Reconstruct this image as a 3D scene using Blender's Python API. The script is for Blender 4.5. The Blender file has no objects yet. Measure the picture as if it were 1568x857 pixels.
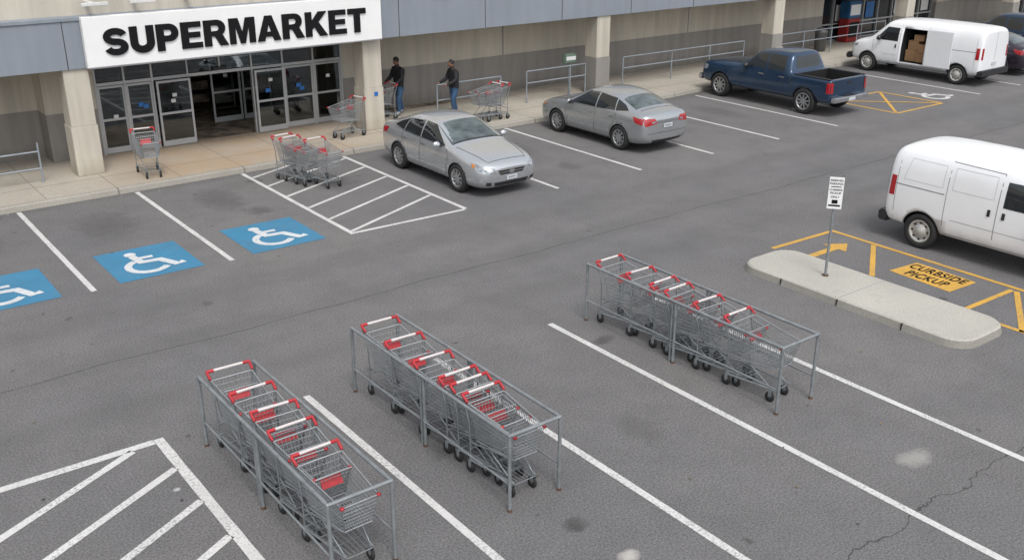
import bpy,math,random
from mathutils import Vector,Matrix
from mathutils.bvhtree import BVHTree
random.seed(7)
S=bpy.context.scene;COL=S.collection
V=Vector
# ---------------------------------------------------------------- materials
class NT:
    def __init__(s,name):
        s.m=bpy.data.materials.new(name);s.m.use_nodes=True;s.t=s.m.node_tree
        s.p=s.t.nodes['Principled BSDF']
    def n(s,ty,**k):
        x=s.t.nodes.new(ty)
        for a,b in k.items():setattr(x,a,b)
        return x
    def set(s,sock,v):
        if hasattr(v,'is_output'):s.t.links.new(v,sock)
        else:sock.default_value=v
    def math(s,op,a,b=0.0,c=None,clamp=False):
        x=s.n('ShaderNodeMath',operation=op,use_clamp=clamp);s.set(x.inputs[0],a);s.set(x.inputs[1],b)
        if c is not None:s.set(x.inputs[2],c)
        return x.outputs[0]
    def mix(s,f,a,b,mode='MIX'):
        x=s.n('ShaderNodeMix',data_type='RGBA',blend_type=mode);s.set(x.inputs[0],f)
        s.set(x.inputs[6],a if hasattr(a,'is_output') else (*a[:3],1));s.set(x.inputs[7],b if hasattr(b,'is_output') else (*b[:3],1))
        return x.outputs[2]
    def coord(s):
        if not hasattr(s,'_c'):
            s._c=s.n('ShaderNodeTexCoord').outputs['Object']
        return s._c
    def xyz(s):
        if not hasattr(s,'_x'):
            x=s.n('ShaderNodeSeparateXYZ');s.t.links.new(s.coord(),x.inputs[0]);s._x=x.outputs
        return s._x
    def noise(s,scale,detail=3,rough=.55,vec=None,dist=0):
        x=s.n('ShaderNodeTexNoise');x.inputs['Scale'].default_value=scale;x.inputs['Detail'].default_value=detail
        x.inputs['Roughness'].default_value=rough;x.inputs['Distortion'].default_value=dist
        s.t.links.new(vec or s.coord(),x.inputs['Vector']);return x.outputs['Fac']
    def ramp(s,v,a,b,lo=0.,hi=1.):
        x=s.n('ShaderNodeMapRange',clamp=True);s.set(x.inputs[0],v)
        for i,k in enumerate((a,b,lo,hi)):x.inputs[i+1].default_value=k
        return x.outputs[0]
    def bump(s,h,st=.3,d=.01):
        x=s.n('ShaderNodeBump');x.inputs['Strength'].default_value=st;x.inputs['Distance'].default_value=d
        s.t.links.new(h,x.inputs['Height']);s.t.links.new(x.outputs[0],s.p.inputs['Normal'])
def hue(c,k):return tuple(min(1,v*k) for v in c[:3])
def simple(name,col,rough=.6,metal=0.,var=.1,sc=3.,fine=0.,coat=0.,bump=0.,spec=None,dirt=0.):
    t=NT(name)
    c=t.mix(t.ramp(t.noise(sc,4),.3,.7),hue(col,1-var),hue(col,1+var))
    if fine:
        c=t.mix(t.ramp(t.noise(sc*18,3),.35,.65,0,1),t.mix(1.,c,(1-fine,)*3,'MULTIPLY'),c)
    if dirt:
        g=t.ramp(t.math('ADD',t.xyz()[2],t.math('MULTIPLY',t.noise(4,5,.7),.5)),.45,.85,dirt,0)
        c=t.mix(g,c,(.13,.12,.105))  # blends grey-brown in towards the bottom, along a noisy edge
    t.set(t.p.inputs['Base Color'],c);t.p.inputs['Roughness'].default_value=rough;t.p.inputs['Metallic'].default_value=metal
    t.p.inputs['Coat Weight'].default_value=coat;t.p.inputs['Coat Roughness'].default_value=.05
    if spec is not None:t.p.inputs['Specular IOR Level'].default_value=spec
    if bump:t.bump(t.noise(sc*20,3),bump,.01)
    return t.m
M={}
def mk(name,*a,**k):M[name]=simple(name,*a,**k);return M[name]
mk('silver_paint',(.56,.58,.60),.25,.7,.03,1.,coat=.7,dirt=.4)
mk('silver_paint_b',(.44,.46,.475),.25,.7,.03,1.,coat=.7,dirt=.4)
mk('navy_paint',(.016,.043,.09),.22,.4,.1,1.,coat=.8,dirt=.4)
mk('dark_paint',(.03,.022,.035),.25,.3,.1,1.,coat=.7)
mk('van_white',(.76,.77,.78),.3,0,.03,1.5,coat=.5,dirt=.35)
mk('car_glass',(.015,.018,.02),.03,0,.2,2.,coat=.5)
mk('windscreen',(.07,.09,.09),.04,0,.6,3.,coat=.6)
mk('rubber',(.018,.018,.018),.8,0,.2,8.)
mk('arch_black',(.006,.006,.006),.9)
mk('rim_silver',(.42,.43,.44),.3,.8,.05)
mk('rim_steel',(.5,.49,.46),.45,.5,.15,6.)
mk('black_plastic',(.02,.02,.022),.5)
mk('seam_dark',(.03,.03,.03),.7)
mk('seam_grey',(.24,.24,.25),.7)
mk('tail_red',(.36,.01,.015),.15,0,.1,coat=.8)
mk('headlamp',(.30,.32,.34),.15,.3,.45,14.,coat=.5)
mk('amber',(.5,.16,.02),.3)
mk('plate_white',(.5,.52,.55),.4,0,.12,60.)
mk('chrome',(.6,.6,.62),.18,.9)
mk('wire',(.34,.355,.365),.4,.45,.15,5.)
mk('tube_grey',(.25,.27,.28),.45,.3,.2,7.,fine=.2)
mk('rust',(.10,.055,.035),.9,0,.3,20.)
mk('cart_red',(.36,.022,.028),.4,0,.2,4.)
mk('handle_white',(.56,.52,.51),.45,0,.08,9.)
mk('gallery_grey',(.26,.29,.32),.5,.3,.1,3.)
mk('sign_white',(.76,.76,.75),.5,0,.03,1.5)
mk('sign_black',(.006,.006,.007),.7,spec=.2)
mk('alu',(.44,.45,.46),.4,.4,.06,3.)
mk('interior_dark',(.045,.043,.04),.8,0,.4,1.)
mk('shelf_a',(.2,.16,.12),.7,0,.9,2.5)
mk('blue_label',(.02,.14,.42),.4)
mk('label_white',(.6,.6,.6),.5)
mk('cardboard',(.28,.16,.08),.8,0,.2,2.)
mk('machine_red',(.28,.02,.02),.4,0,.2,2.)
mk('machine_blue',(.02,.10,.22),.4,0,.3,2.)
mk('bin_grey',(.12,.12,.12),.5,.3)
mk('green_box',(.12,.17,.13),.6)
mk('skin',(.20,.10,.065),.55)
mk('hair',(.01,.008,.007),.6)
mk('jacket_black',(.009,.009,.012),.75,0,.4,9.,bump=.3)
mk('jeans',(.03,.075,.15),.8,0,.35,9.)
mk('shoe',(.25,.25,.25),.6)
mk('soffit',(.42,.40,.36),.8)
mk('lamp_body',(.6,.6,.58),.4)
mk('debris',(.16,.12,.07),.9,0,.6,3.)
def wallmat(name,col,streak=.12):
    t=NT(name);v=t.n('ShaderNodeMapping');v.inputs['Scale'].default_value=(3,3,.25);t.t.links.new(t.coord(),v.inputs[0])
    st=t.ramp(t.noise(1.2,5,.6,v.outputs[0]),.35,.75,1-streak,1+streak*.3)
    c=t.mix(t.ramp(t.noise(.5,4),.3,.7),hue(col,.92),hue(col,1.05))
    x=t.n('ShaderNodeVectorMath',operation='SCALE');t.t.links.new(c,x.inputs[0]);t.t.links.new(st,x.inputs['Scale'])
    g=t.ramp(t.math('ADD',t.xyz()[2],t.math('MULTIPLY',t.noise(3,4),.45)),.2,.75)
    c2=t.mix(g,t.mix(1.,x.outputs[0],(.66,.63,.58),'MULTIPLY'),x.outputs[0])
    t.set(t.p.inputs['Base Color'],c2);t.p.inputs['Roughness'].default_value=.85
    t.bump(t.noise(60,3),.25,.01);M[name]=t.m
wallmat('stucco_beige',(.52,.48,.405),.2);wallmat('stucco_grey',(.27,.255,.235),.18);wallmat('fascia_blue',(.225,.25,.285),.09)
def glassmat():
    t=NT('door_glass');nt=t.t;tr=t.n('ShaderNodeBsdfTransparent');tr.inputs[0].default_value=(.5,.54,.54,1)
    gl=t.n('ShaderNodeBsdfGlossy');gl.inputs['Roughness'].default_value=.03;gl.inputs[0].default_value=(.9,.95,1,1)
    fr=t.n('ShaderNodeFresnel');fr.inputs[0].default_value=1.8
    mx=t.n('ShaderNodeMixShader');nt.links.new(fr.outputs[0],mx.inputs[0]);nt.links.new(tr.outputs[0],mx.inputs[1]);nt.links.new(gl.outputs[0],mx.inputs[2])
    nt.links.new(mx.outputs[0],nt.nodes['Material Output'].inputs[0]);M['door_glass']=t.m
glassmat()
AS=(.145,.143,.143)
def paintmat(name,col,wear=.5,under=AS):
    t=NT(name)
    w=t.math('MULTIPLY',t.ramp(t.noise(28,5,.7),.48,.62),t.ramp(t.noise(1.3,3),.38,.62,.3,1.))
    w=t.math('MULTIPLY',w,wear,clamp=True)
    c=t.mix(t.ramp(t.noise(2.,4),.3,.7),hue(col,.84),col)
    t.set(t.p.inputs['Base Color'],t.mix(w,c,under));t.p.inputs['Roughness'].default_value=.75
    t.bump(t.noise(90,3),.3,.01);M[name]=t.m
paintmat('line_white',(.60,.595,.58),.8);paintmat('blue_paint',(.035,.20,.345),.6);paintmat('yellow_paint',(.60,.34,.05),.75);paintmat('symbol_white',(.60,.61,.61),.6,(.035,.20,.345))
def asphalt():
    t=NT('asphalt_mat');X,Y=t.xyz()[0],t.xyz()[1]
    c=t.mix(t.ramp(t.noise(.18,4,.6),.3,.7),(.130,.128,.132),(.160,.155,.151))
    c=t.mix(1.,c,t.mix(t.ramp(t.noise(1.1,6,.7),.35,.7),(.87,.87,.87),(1.07,1.07,1.07)),'MULTIPLY')
    c=t.mix(1.,c,t.mix(t.ramp(t.noise(38,2,.6),.36,.64),(.72,.72,.72),(1.28,1.275,1.27)),'MULTIPLY')
    c=t.mix(t.ramp(t.noise(70,1),.70,.76,0,.4),c,(.38,.37,.35))
    tr=t.math('ABSOLUTE',t.math('SUBTRACT',t.math('FRACT',t.math('DIVIDE',t.math('ADD',Y,t.math('MULTIPLY',t.noise(.3,2),.5)),1.75)),.5))
    lane=t.math('MULTIPLY',t.ramp(tr,.12,.3,1,0),t.math('MULTIPLY',t.ramp(Y,12.2,13.),t.ramp(Y,17.4,16.8)))
    c=t.mix(t.math('MULTIPLY',lane,.18),c,(.08,.078,.076))
    kb=t.ramp(t.math('ADD',Y,t.math('MULTIPLY',t.noise(2.,4,.7),.5)),23.3,23.8,0,.5)
    c=t.mix(kb,c,(.075,.07,.064))
    # soft patchy staining
    pt=t.math('MULTIPLY',t.ramp(t.noise(.55,6,.72),.56,.70,0,.30),t.ramp(t.noise(.12,2),.4,.6,.3,1.))
    c=t.mix(pt,c,(.07,.068,.066))
    # drips: small dark dots
    c=t.mix(t.math('MULTIPLY',t.ramp(t.noise(3.2,2,.4),.735,.77),.55),c,(.05,.048,.046))
    wob=t.math('MULTIPLY',t.math('SUBTRACT',t.noise(.5,5,.5),.5),.35)
    a=t.math('ABSOLUTE',t.math('SUBTRACT',t.math('ADD',Y,wob),14.52))
    d=t.math('MULTIPLY',t.ramp(a,.004,.018,1,0),t.ramp(t.noise(2.5,2),.3,.5,.25,.75))
    wob2=t.math('MULTIPLY',t.math('SUBTRACT',t.noise(.9,5,.6),.5),.9)
    b=t.math('ABSOLUTE',t.math('SUBTRACT',t.math('ADD',Y,wob2),4.9))
    d=t.math('MAXIMUM',d,t.math('MULTIPLY',t.ramp(b,.003,.015,.8,0),t.ramp(X,7.,8.2)))
    c=t.mix(d,c,(.045,.044,.043))
    def spot(x,y,rx,ry,st,col):
        nonlocal c
        u=t.math('DIVIDE',t.math('SUBTRACT',X,x),rx);v=t.math('DIVIDE',t.math('SUBTRACT',Y,y),ry)
        r=t.math('ADD',t.math('MULTIPLY',u,u),t.math('MULTIPLY',v,v))
        r=t.math('ADD',r,t.math('MULTIPLY',t.math('SUBTRACT',spn,.5),3.4))
        c=t.mix(t.ramp(r,.1,1.5,st,0),c,col)
    spn=t.noise(4.5,5,.7)
    dk=(.05,.048,.046)
    for q in [(5.3,21.3,.6,.9,.4),(7.9,21.6,.5,.9,.4),(8.3,20.3,.3,.3,.5),(2.6,21.5,.6,1.,.35),(16.1,21.5,.5,1.1,.4),(16.2,19.,.3,.4,.35),
              (21.5,21.,.5,1.1,.35),(24.2,21.2,.5,1.1,.35),(6.31,7.17,.16,.13,.75),(9.88,10.64,.22,.12,.65),(6.1,9.4,.3,.25,.45),(4.4,6.6,.2,.5,.3),
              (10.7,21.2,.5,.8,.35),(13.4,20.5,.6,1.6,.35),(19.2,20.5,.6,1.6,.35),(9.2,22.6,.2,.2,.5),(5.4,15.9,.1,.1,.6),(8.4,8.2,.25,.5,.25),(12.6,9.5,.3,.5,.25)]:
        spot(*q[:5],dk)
    spot(10.68,5.64,.27,.16,.5,(.38,.37,.34));spot(6.42,6.38,.13,.1,.8,(.46,.44,.41));spot(2.95,10.6,.05,.04,.9,(.45,.45,.45))
    t.set(t.p.inputs['Base Color'],c);t.p.inputs['Roughness'].default_value=.9;t.p.inputs['Specular IOR Level'].default_value=.3
    t.bump(t.math('ADD',t.noise(60,3,.7),t.math('MULTIPLY',d,-2.)),.45,.012);M['asphalt']=t.m
asphalt()
def concrete(name,col,jx=1.55,jy=None,warm=False):
    t=NT(name);X,Y=t.xyz()[0],t.xyz()[1]
    c=t.mix(t.ramp(t.noise(.5,5,.65),.3,.7),hue(col,.83),hue(col,1.08))
    c=t.mix(1.,c,t.mix(t.ramp(t.noise(35,3),.35,.65),(.86,.86,.86),(1.08,1.08,1.08)),'MULTIPLY')
    c=t.mix(t.ramp(t.noise(2.,5,.7),.56,.74,0,.4),c,hue(col,.52))
    if warm:
        m=t.math('MULTIPLY',t.math('MULTIPLY',t.ramp(X,5.5,8.),t.ramp(X,14.5,12.,0,1)),t.ramp(t.noise(.6,3),.35,.6,.3,.8))
        c=t.mix(m,c,(.35,.255,.165))
    if jx:
        f=t.math('ABSOLUTE',t.math('SUBTRACT',t.math('FRACT',t.math('DIVIDE',X,jx)),.5))
        j=t.ramp(f,.492,.496)
        if jy:
            f2=t.math('ABSOLUTE',t.math('SUBTRACT',t.math('FRACT',t.math('DIVIDE',Y,jy)),.5));j=t.math('MAXIMUM',j,t.ramp(f2,.490,.496))
        c=t.mix(t.math('MULTIPLY',j,.7),c,(.09,.08,.07))
    t.set(t.p.inputs['Base Color'],c);t.p.inputs['Roughness'].default_value=.9
    t.bump(t.noise(50,3),.3,.01);M[name]=t.m
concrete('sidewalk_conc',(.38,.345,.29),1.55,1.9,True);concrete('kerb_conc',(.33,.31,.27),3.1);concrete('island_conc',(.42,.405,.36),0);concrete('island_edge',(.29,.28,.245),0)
# ---------------------------------------------------------------- mesh builder
class MB:
    def __init__(s):s.v=[];s.f=[];s.mi=[];s.sm=[];s.mats=[]
    def mid(s,m):
        if m not in s.mats:s.mats.append(m)
        return s.mats.index(m)
    def add(s,vs,fs,m,sm=False):
        o=len(s.v);s.v+=[tuple(x) for x in vs];k=s.mid(m)
        for f in fs:s.f.append(tuple(i+o for i in f));s.mi.append(k);s.sm.append(sm)
    def box(s,a,b,m,rot=None,c=None):
        x0,y0,z0=a;x1,y1,z1=b
        vs=[V(p) for p in((x0,y0,z0),(x1,y0,z0),(x1,y1,z0),(x0,y1,z0),(x0,y0,z1),(x1,y0,z1),(x1,y1,z1),(x0,y1,z1))]
        if rot is not None:
            c=V(c) if c else (V(a)+V(b))/2
            vs=[c+rot@(p-c) for p in vs]
        s.add(vs,[(0,3,2,1),(4,5,6,7),(0,1,5,4),(1,2,6,5),(2,3,7,6),(3,0,4,7)],m)
    def bbox(s,a,b,m,ch=.01):
        x0,y0,z0=a;x1,y1,z1=b
        import bmesh
        bm=bmesh.new();bmesh.ops.create_cube(bm,size=1)
        for v in bm.verts:v.co=V((x0+(v.co.x+.5)*(x1-x0),y0+(v.co.y+.5)*(y1-y0),z0+(v.co.z+.5)*(z1-z0)))
        bmesh.ops.bevel(bm,geom=bm.edges[:],offset=ch,segments=2,affect='EDGES')
        bm.verts.index_update()
        s.add([v.co for v in bm.verts],[[v.index for v in f.verts] for f in bm.faces],m);bm.free()
    def cyl(s,p,q,r,m,n=8,r2=None,cap=True,sm=True):
        p=V(p);q=V(q);d=(q-p).normalized();u=d.orthogonal().normalized();w=d.cross(u);r2=r if r2 is None else r2
        vs=[]
        for c,rr in((p,r),(q,r2)):
            for i in range(n):
                a=2*math.pi*i/n+math.pi/n;vs.append(c+(u*math.cos(a)+w*math.sin(a))*rr)
        s.add(vs,[(i,(i+1)%n,n+(i+1)%n,n+i) for i in range(n)],m,sm)
        if cap:s.add(vs,[tuple(range(n))[::-1],tuple(range(n,2*n))],m)
    def path(s,pts,r,m,n=6):
        for a,b in zip(pts,pts[1:]):s.cyl(a,b,r,m,n)
    def lathe(s,c,prof,m,n=20,axis='X',sm=True):
        vs=[];k=len(prof);c=V(c)
        for i in range(n):
            a=2*math.pi*i/n
            for t,r in prof:
                if axis=='X':vs.append(c+V((t,r*math.cos(a),r*math.sin(a))))
                else:vs.append(c+V((r*math.cos(a),r*math.sin(a),t)))
        s.add(vs,[(i*k+j,i*k+j+1,((i+1)%n)*k+j+1,((i+1)%n)*k+j) for i in range(n) for j in range(k-1)],m,sm)
    def ell(s,c,rad,m,nu=14,nv=10,rot=None,zmin=None):
        vs=[];c=V(c)
        for j in range(nv+1):
            th=math.pi*j/nv
            for i in range(nu):
                a=2*math.pi*i/nu;p=V((rad[0]*math.sin(th)*math.cos(a),rad[1]*math.sin(th)*math.sin(a),rad[2]*math.cos(th)))
                if zmin is not None and p.z<zmin:p.z=zmin
                if rot:p=rot@p
                vs.append(c+p)
        s.add(vs,[(j*nu+i,(j+1)*nu+i,(j+1)*nu+(i+1)%nu,j*nu+(i+1)%nu) for j in range(nv) for i in range(nu)],m,True)
    def poly(s,pts,z,m):s.add([(x,y,z) for x,y in pts],[tuple(range(len(pts)))],m)
    def xform(s,mat):s.v=[tuple(mat@V(p)) for p in s.v]
    def mesh(s,name):
        me=bpy.data.meshes.new(name);me.from_pydata(s.v,[],s.f);me.polygons.foreach_set('material_index',s.mi);me.polygons.foreach_set('use_smooth',s.sm)
        for m in s.mats:me.materials.append(M[m])
        me.update();return me
    def obj(s,name,loc=(0,0,0),rz=0,parent=None):
        return link(name,s.mesh(name),loc,rz,parent)
def link(name,data,loc=(0,0,0),rz=0,parent=None):
    o=bpy.data.objects.new(name,data);COL.objects.link(o);o.location=loc;o.rotation_euler=(0,0,rz)
    if parent:o.parent=parent
    return o
def empty(name,loc=(0,0,0)):return link(name,None,loc)
def curve_obj(name,loops,mat,ext,parent=None,mtx=None):
    cu=bpy.data.curves.new(name,'CURVE');cu.dimensions='2D';cu.fill_mode='BOTH';cu.extrude=ext
    for L in loops:
        sp=cu.splines.new('POLY');sp.points.add(len(L)-1)
        for i,(x,y) in enumerate(L):sp.points[i].co=(x,y,0,1)
        sp.use_cyclic_u=True
    return conv(name,cu,mat,parent,mtx)
def conv(name,cu,mat,parent,mtx):
    o=bpy.data.objects.new(name+'_tmp',cu);COL.objects.link(o);bpy.context.view_layer.update()
    me=bpy.data.meshes.new_from_object(o.evaluated_get(bpy.context.evaluated_depsgraph_get()));bpy.data.objects.remove(o)
    me.materials.clear();me.materials.append(M[mat]);me.name=name
    if mtx:me.transform(mtx)
    ob=link(name,me,parent=parent);return ob
def text_obj(name,body,size,mat,mtx,parent=None,off=0.,ext=0.,sp=1.):
    cu=bpy.data.curves.new(name,'FONT');cu.body=body;cu.size=size;cu.offset=off;cu.extrude=ext;cu.align_x='CENTER';cu.align_y='CENTER';cu.space_character=sp
    return conv(name,cu,mat,parent,mtx)
# ---------------------------------------------------------------- ground
g=MB();g.poly([(-250,-250),(300,-250),(300,300),(-250,300)],0,'asphalt');g.obj('asphalt_ground')
KY=[(-60,23.45),(20,23.42),(24,23.55),(27,23.8),(36,23.95),(90,24.3)]
k=MB()
for (x0,y0),(x1,y1) in zip(KY,KY[1:]):
    w=.16;z=.13
    k.add([(x0,y0,0),(x1,y1,0),(x1,y1+.02,z-.02),(x0,y0+.02,z-.02),(x0,y0+.045,z),(x1,y1+.045,z),(x0,y0+w,z),(x1,y1+w,z)],[(0,1,2,3),(3,2,5,4),(4,5,7,6)],'kerb_conc')
k.obj('kerb')
k=MB()
pts=[(x,y+.16) for x,y in KY]+[(90,60),(-60,60)]
k.poly(pts,.132,'sidewalk_conc');k.obj('sidewalk_pavement')
mb=MB();rr=random.Random(3)
for i in range(260):
    if i<110:x=rr.uniform(-2,36);y=23.38-abs(rr.gauss(0,.25))
    else:x=rr.uniform(1,24);y=rr.uniform(4,23)
    s_=rr.uniform(.008,.026);a=rr.uniform(0,6.28);z=.008+rr.uniform(0,.004)
    P=[(x+s_*math.cos(a+b)*q,y+s_*math.sin(a+b)*q) for b,q in ((0,1.3),(1.3,.7),(2.7,1.1),(4.1,.8),(5.2,.6))]
    mb.add([(p[0],p[1],z+rr.uniform(0,.008)) for p in P],[(0,1,2,3,4)],rr.choice(['debris','debris','seam_dark','label_white' if i%9==0 else 'debris']))
mb.obj('ground_debris')
# ---------------------------------------------------------------- markings
ZL=.005
def line(mb,a,b,w=.1,m='line_white',z=ZL):
    a=V(a);b=V(b);d=(b-a).normalized();n=V((-d.y,d.x))*w/2
    k=max(1,int((b-a).length/.25));L=[]
    for i in range(k+1):
        p=a+(b-a)*i/k;j=1+random.uniform(-.05,.05);L.append((p+n*j,p-n*j))
    for (p,q),(r,s_) in zip(L,L[1:]):mb.poly([tuple(q),tuple(s_),tuple(r),tuple(p)],z,m)
mb=MB()
for x in (-1.25,1.37,3.99,6.58):line(mb,(x,23.35),(x,17.65))
for x in (14.70,17.42,20.1,22.82,25.53,33.5,36.2,38.9,41.6,44.3):line(mb,(x,23.35 if x<27 else 23.7),(x,17.6))
line(mb,(28.2,23.7),(28.2,20.0))
for x,y in ((5.25,11.8),(7.37,11.7),(9.59,11.64),(11.75,11.6)):line(mb,(x,y),(x,-6),.105)
mb.obj('parking_bay_lines')
mb=MB()
line(mb,(9.2,23.35),(9.2,17.62));line(mb,(12.03,23.35),(12.03,17.62));line(mb,(9.25,17.67),(11.98,17.6))
for y in (17.8,18.8,19.8,20.9,21.95,22.85):
    dx=min(2.7,(23.38-y)/.44);line(mb,(9.26,y),(9.26+dx,y+dx*.44),.09)
mb.obj('access_aisle_hatching')
mb=MB()
line(mb,(3.17,11.9),(3.17,4),.13);line(mb,(0.,11.87),(3.1,11.85),.13);line(mb,(0.0,11.8),(0.,4),.13)
for y in (12.0,11.1,10.23,9.37,8.5,7.6,6.7,5.8):
    e=(3.1,y-.04)
    if y>11.5:e=(2.8,11.78)
    line(mb,(.08,e[1]-(e[0]-.08)*.545),e,.11)
mb.obj('no_parking_hatching')
def arc(c,r,a0,a1,n=12,ry=None):
    ry=ry or r;return [(c[0]+r*math.cos(math.radians(a0+(a1-a0)*i/n)),c[1]+ry*math.sin(math.radians(a0+(a1-a0)*i/n))) for i in range(n+1)]
def ribbon(P,h):
    L=[];R=[];P=[V(p) for p in P]
    for i,p in enumerate(P):
        a=P[max(0,i-1)];b=P[min(len(P)-1,i+1)];d=(b-a).normalized()
        k=1.
        if 0<i<len(P)-1:
            d1=(p-a).normalized();k=1/max(.5,abs(d1.dot(d)))
        n=V((-d.y,d.x))*h*k;L.append(tuple(p+n));R.append(tuple(p-n))
    return L+R[::-1]
def isa(mb,cx,cy,s,z,m):
    T=lambda P:[(cx+(x-.5)*s*.95,cy+(y-.5)*s) for x,y in P]
    def rib(P,h,zz):
        P=[V(p) for p in P];n=len(P)
        out=ribbon(P,h);
        for i in range(n-1):mb.poly(T([out[i],out[i+1],out[2*n-2-i],out[2*n-1-i]]),zz,m)
    mb.poly(T(arc((.36,.88),.085,0,345,20)),z,m)
    rib([(.36,.79),(.40,.50),(.66,.47),(.80,.17),(.92,.21)],.058,z+.0012)
    rib([(.37,.67),(.62,.66)],.045,z+.0006)
    rib(arc((.44,.33),.27,115,325,22,.26),.052,z)
for x in (2.68,5.27,7.84):
    mb=MB();L=.79
    mb.poly([(x-L,17.74),(x+L,17.72),(x+L,19.46),(x-L,19.5)],.005,'blue_paint');isa(mb,x+.0,18.6,1.4,.009,'symbol_white')
    mb.obj('disabled_parking_marking')
mb=MB();isa(mb,32.0,18.55,1.5,.005,'line_white');mb.obj('disabled_parking_marking')
mb=MB();Yp='yellow_paint'
for a,b in (((28.5,19.95),(31.1,19.95)),((28.5,17.55),(31.1,17.55)),((28.5,17.6),(28.5,19.9)),((31.1,17.6),(31.1,19.9)),):line(mb,a,b,.1,Yp)
line(mb,(28.6,17.65),(31.,19.85),.1,Yp,.007);line(mb,(28.6,19.85),(31.,17.65),.1,Yp,.009);mb.obj('yellow_hatching')
mb=MB()
line(mb,(15.44,11.8),(17.25,11.74),.1,Yp);line(mb,(17.3,11.79),(17.2,2.5),.1,Yp)
line(mb,(17.22,10.7),(15.72,9.71),.1,Yp);line(mb,(15.6,7.83),(17.12,7.79),.1,Yp);line(mb,(17.12,7.70),(15.5,6.75),.1,Yp);line(mb,(15.52,9.6),(15.52,2.5),.1,Yp)
line(mb,(17.12,3.9),(15.6,3.9),.1,Yp)
mb.poly([(15.66,10.98),(16.45,10.98),(16.45,10.80),(16.88,11.07),(16.45,11.34),(16.45,11.14),(15.66,11.14)],.005,Yp)
mb.obj('curbside_pickup_bay_lines')
e=empty('curbside_pickup_marking')
mb=MB();mb.poly([(16.14,8.41),(16.95,8.36),(17.02,9.6),(16.22,9.68)],.006,Yp);mb.obj('yellow_panel',parent=e)
for i,(tx,x) in enumerate((('CURBSIDE',16.77),('PICKUP',16.40))):
    text_obj('text_%d'%i,tx,.30,'sign_black',Matrix.Translation((x,9.02,.010))@Matrix.Rotation(-math.pi/2,4,'Z')@Matrix.Diagonal((.76,1.2,1,1)),e,off=.007,sp=1.1)
# ---------------------------------------------------------------- island
def rrect(x0,y0,x1,y1,r,n=8):
    return arc((x1-r,y1-r),r,0,90,n)+arc((x0+r,y1-r),r,90,180,n)+arc((x0+r,y0+r),r,180,270,n)+arc((x1-r,y0+r),r,270,360,n)
mb=MB();A=rrect(14.0,6.9,15.45,11.5,.42);B=rrect(14.03,6.93,15.42,11.47,.4);C=rrect(14.06,6.96,15.39,11.44,.38);D=rrect(14.17,7.07,15.28,11.33,.3)
n=len(A)
def ring(P,z0,Q,z1,m):mb.add([(x,y,z0) for x,y in P]+[(x,y,z1) for x,y in Q],[(i,(i+1)%n,n+(i+1)%n,n+i) for i in range(n)],m)
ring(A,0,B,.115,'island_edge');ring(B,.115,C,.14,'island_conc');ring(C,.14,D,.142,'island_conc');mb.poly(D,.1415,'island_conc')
for y in (9.25,):mb.box((14.06,y-.006,.1),(15.39,y+.006,.1435),'seam_grey')
for y in (8.0,9.25,10.45):
    mb.box((13.995,y-.008,.0),(14.06,y+.008,.12),'seam_dark')
mb.obj('concrete_traffic_island')
e=empty('parking_sign',(14.74,10.04,.14))
mb=MB();mb.cyl((0,0,0),(0,0,1.82),.025,'tube_grey',10);mb.cyl((0,0,0),(0,0,.02),.06,'rust',12);mb.obj('pole',parent=e)
R=Matrix.Rotation(math.radians(-52),4,'Z')
mb=MB();mb.bbox((-.125,-.045,1.28),(.125,-.035,1.86),'sign_white',.004);mb.xform(R);mb.obj('panel',parent=e)
F=lambda z:R@Matrix.Translation((0,-.047,z))@Matrix.Rotation(math.pi/2,4,'X')
for tx,z,s in (('RESERVED',1.80,.048),('PARKING',1.74,.055),('CURBSIDE',1.63,.048),('PICKUP',1.57,.055),('ONLY',1.50,.055)):text_obj('lettering',tx,s,'sign_black',F(z),e,off=.001)
mb=MB();mb.box((-.09,-.048,1.68),(.09,-.046,1.695),'sign_black');mb.box((-.10,-.048,1.33),(.10,-.046,1.36),'sign_black');mb.box((-.05,-.048,1.38),(.05,-.046,1.45),'sign_black');mb.xform(R);mb.obj('marks',parent=e)
# ---------------------------------------------------------------- building
bld=empty('supermarket_building')
mb=MB()
Z0=.132;ZB=1.36
def wall(x0,x1,y0,y1):
    mb.box((x0,y0-.012,Z0),(x1,y1,ZB),'stucco_grey');mb.box((x0,y0,ZB),(x1,y1,2.9),'stucco_beige')
wall(-40,5.6,27.55,28.);wall(5.6,6.86,26.75,28.0)
wall(14.02,37.6,27.35,28.);wall(13.93,14.9,26.75,27.33)
wall(46.5,54,27.4,28);wall(57,90,27.4,28)
mb.box((37.6,27.4,2.2),(46.5,28,2.9),'stucco_beige');mb.box((54,27.4,2.2),(57,28,2.9),'stucco_beige')
for x in (20.3,29.2):mb.box((x-.01,27.33,ZB+.01),(x+.01,27.349,2.9),'seam_grey')
mb.box((-40,25.6,3.0),(90,40,8),'stucco_beige')
mb.obj('walls',parent=bld)
mb=MB()
mb.box((-40,25.0,2.70),(90,25.6,3.85),'fascia_blue')
mb.box((-40,24.97,3.80),(90,25.02,3.87),'gallery_grey')
for x in list(range(-37,90,3)):
    if not(6<x+.9<14.3):mb.box((x+.9-.008,24.992,2.70),(x+.9+.008,25.0,3.8),'seam_dark')
mb.obj('fascia',parent=bld)
mb=MB();mb.box((-40,25.6,2.88),(90,28,2.98),'soffit')
for x in range(-36,88,4):mb.box((x,25.6,2.74),(x+.2,27.3,2.88),'soffit')
mb.obj('soffit',parent=bld)
mb=MB()
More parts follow.
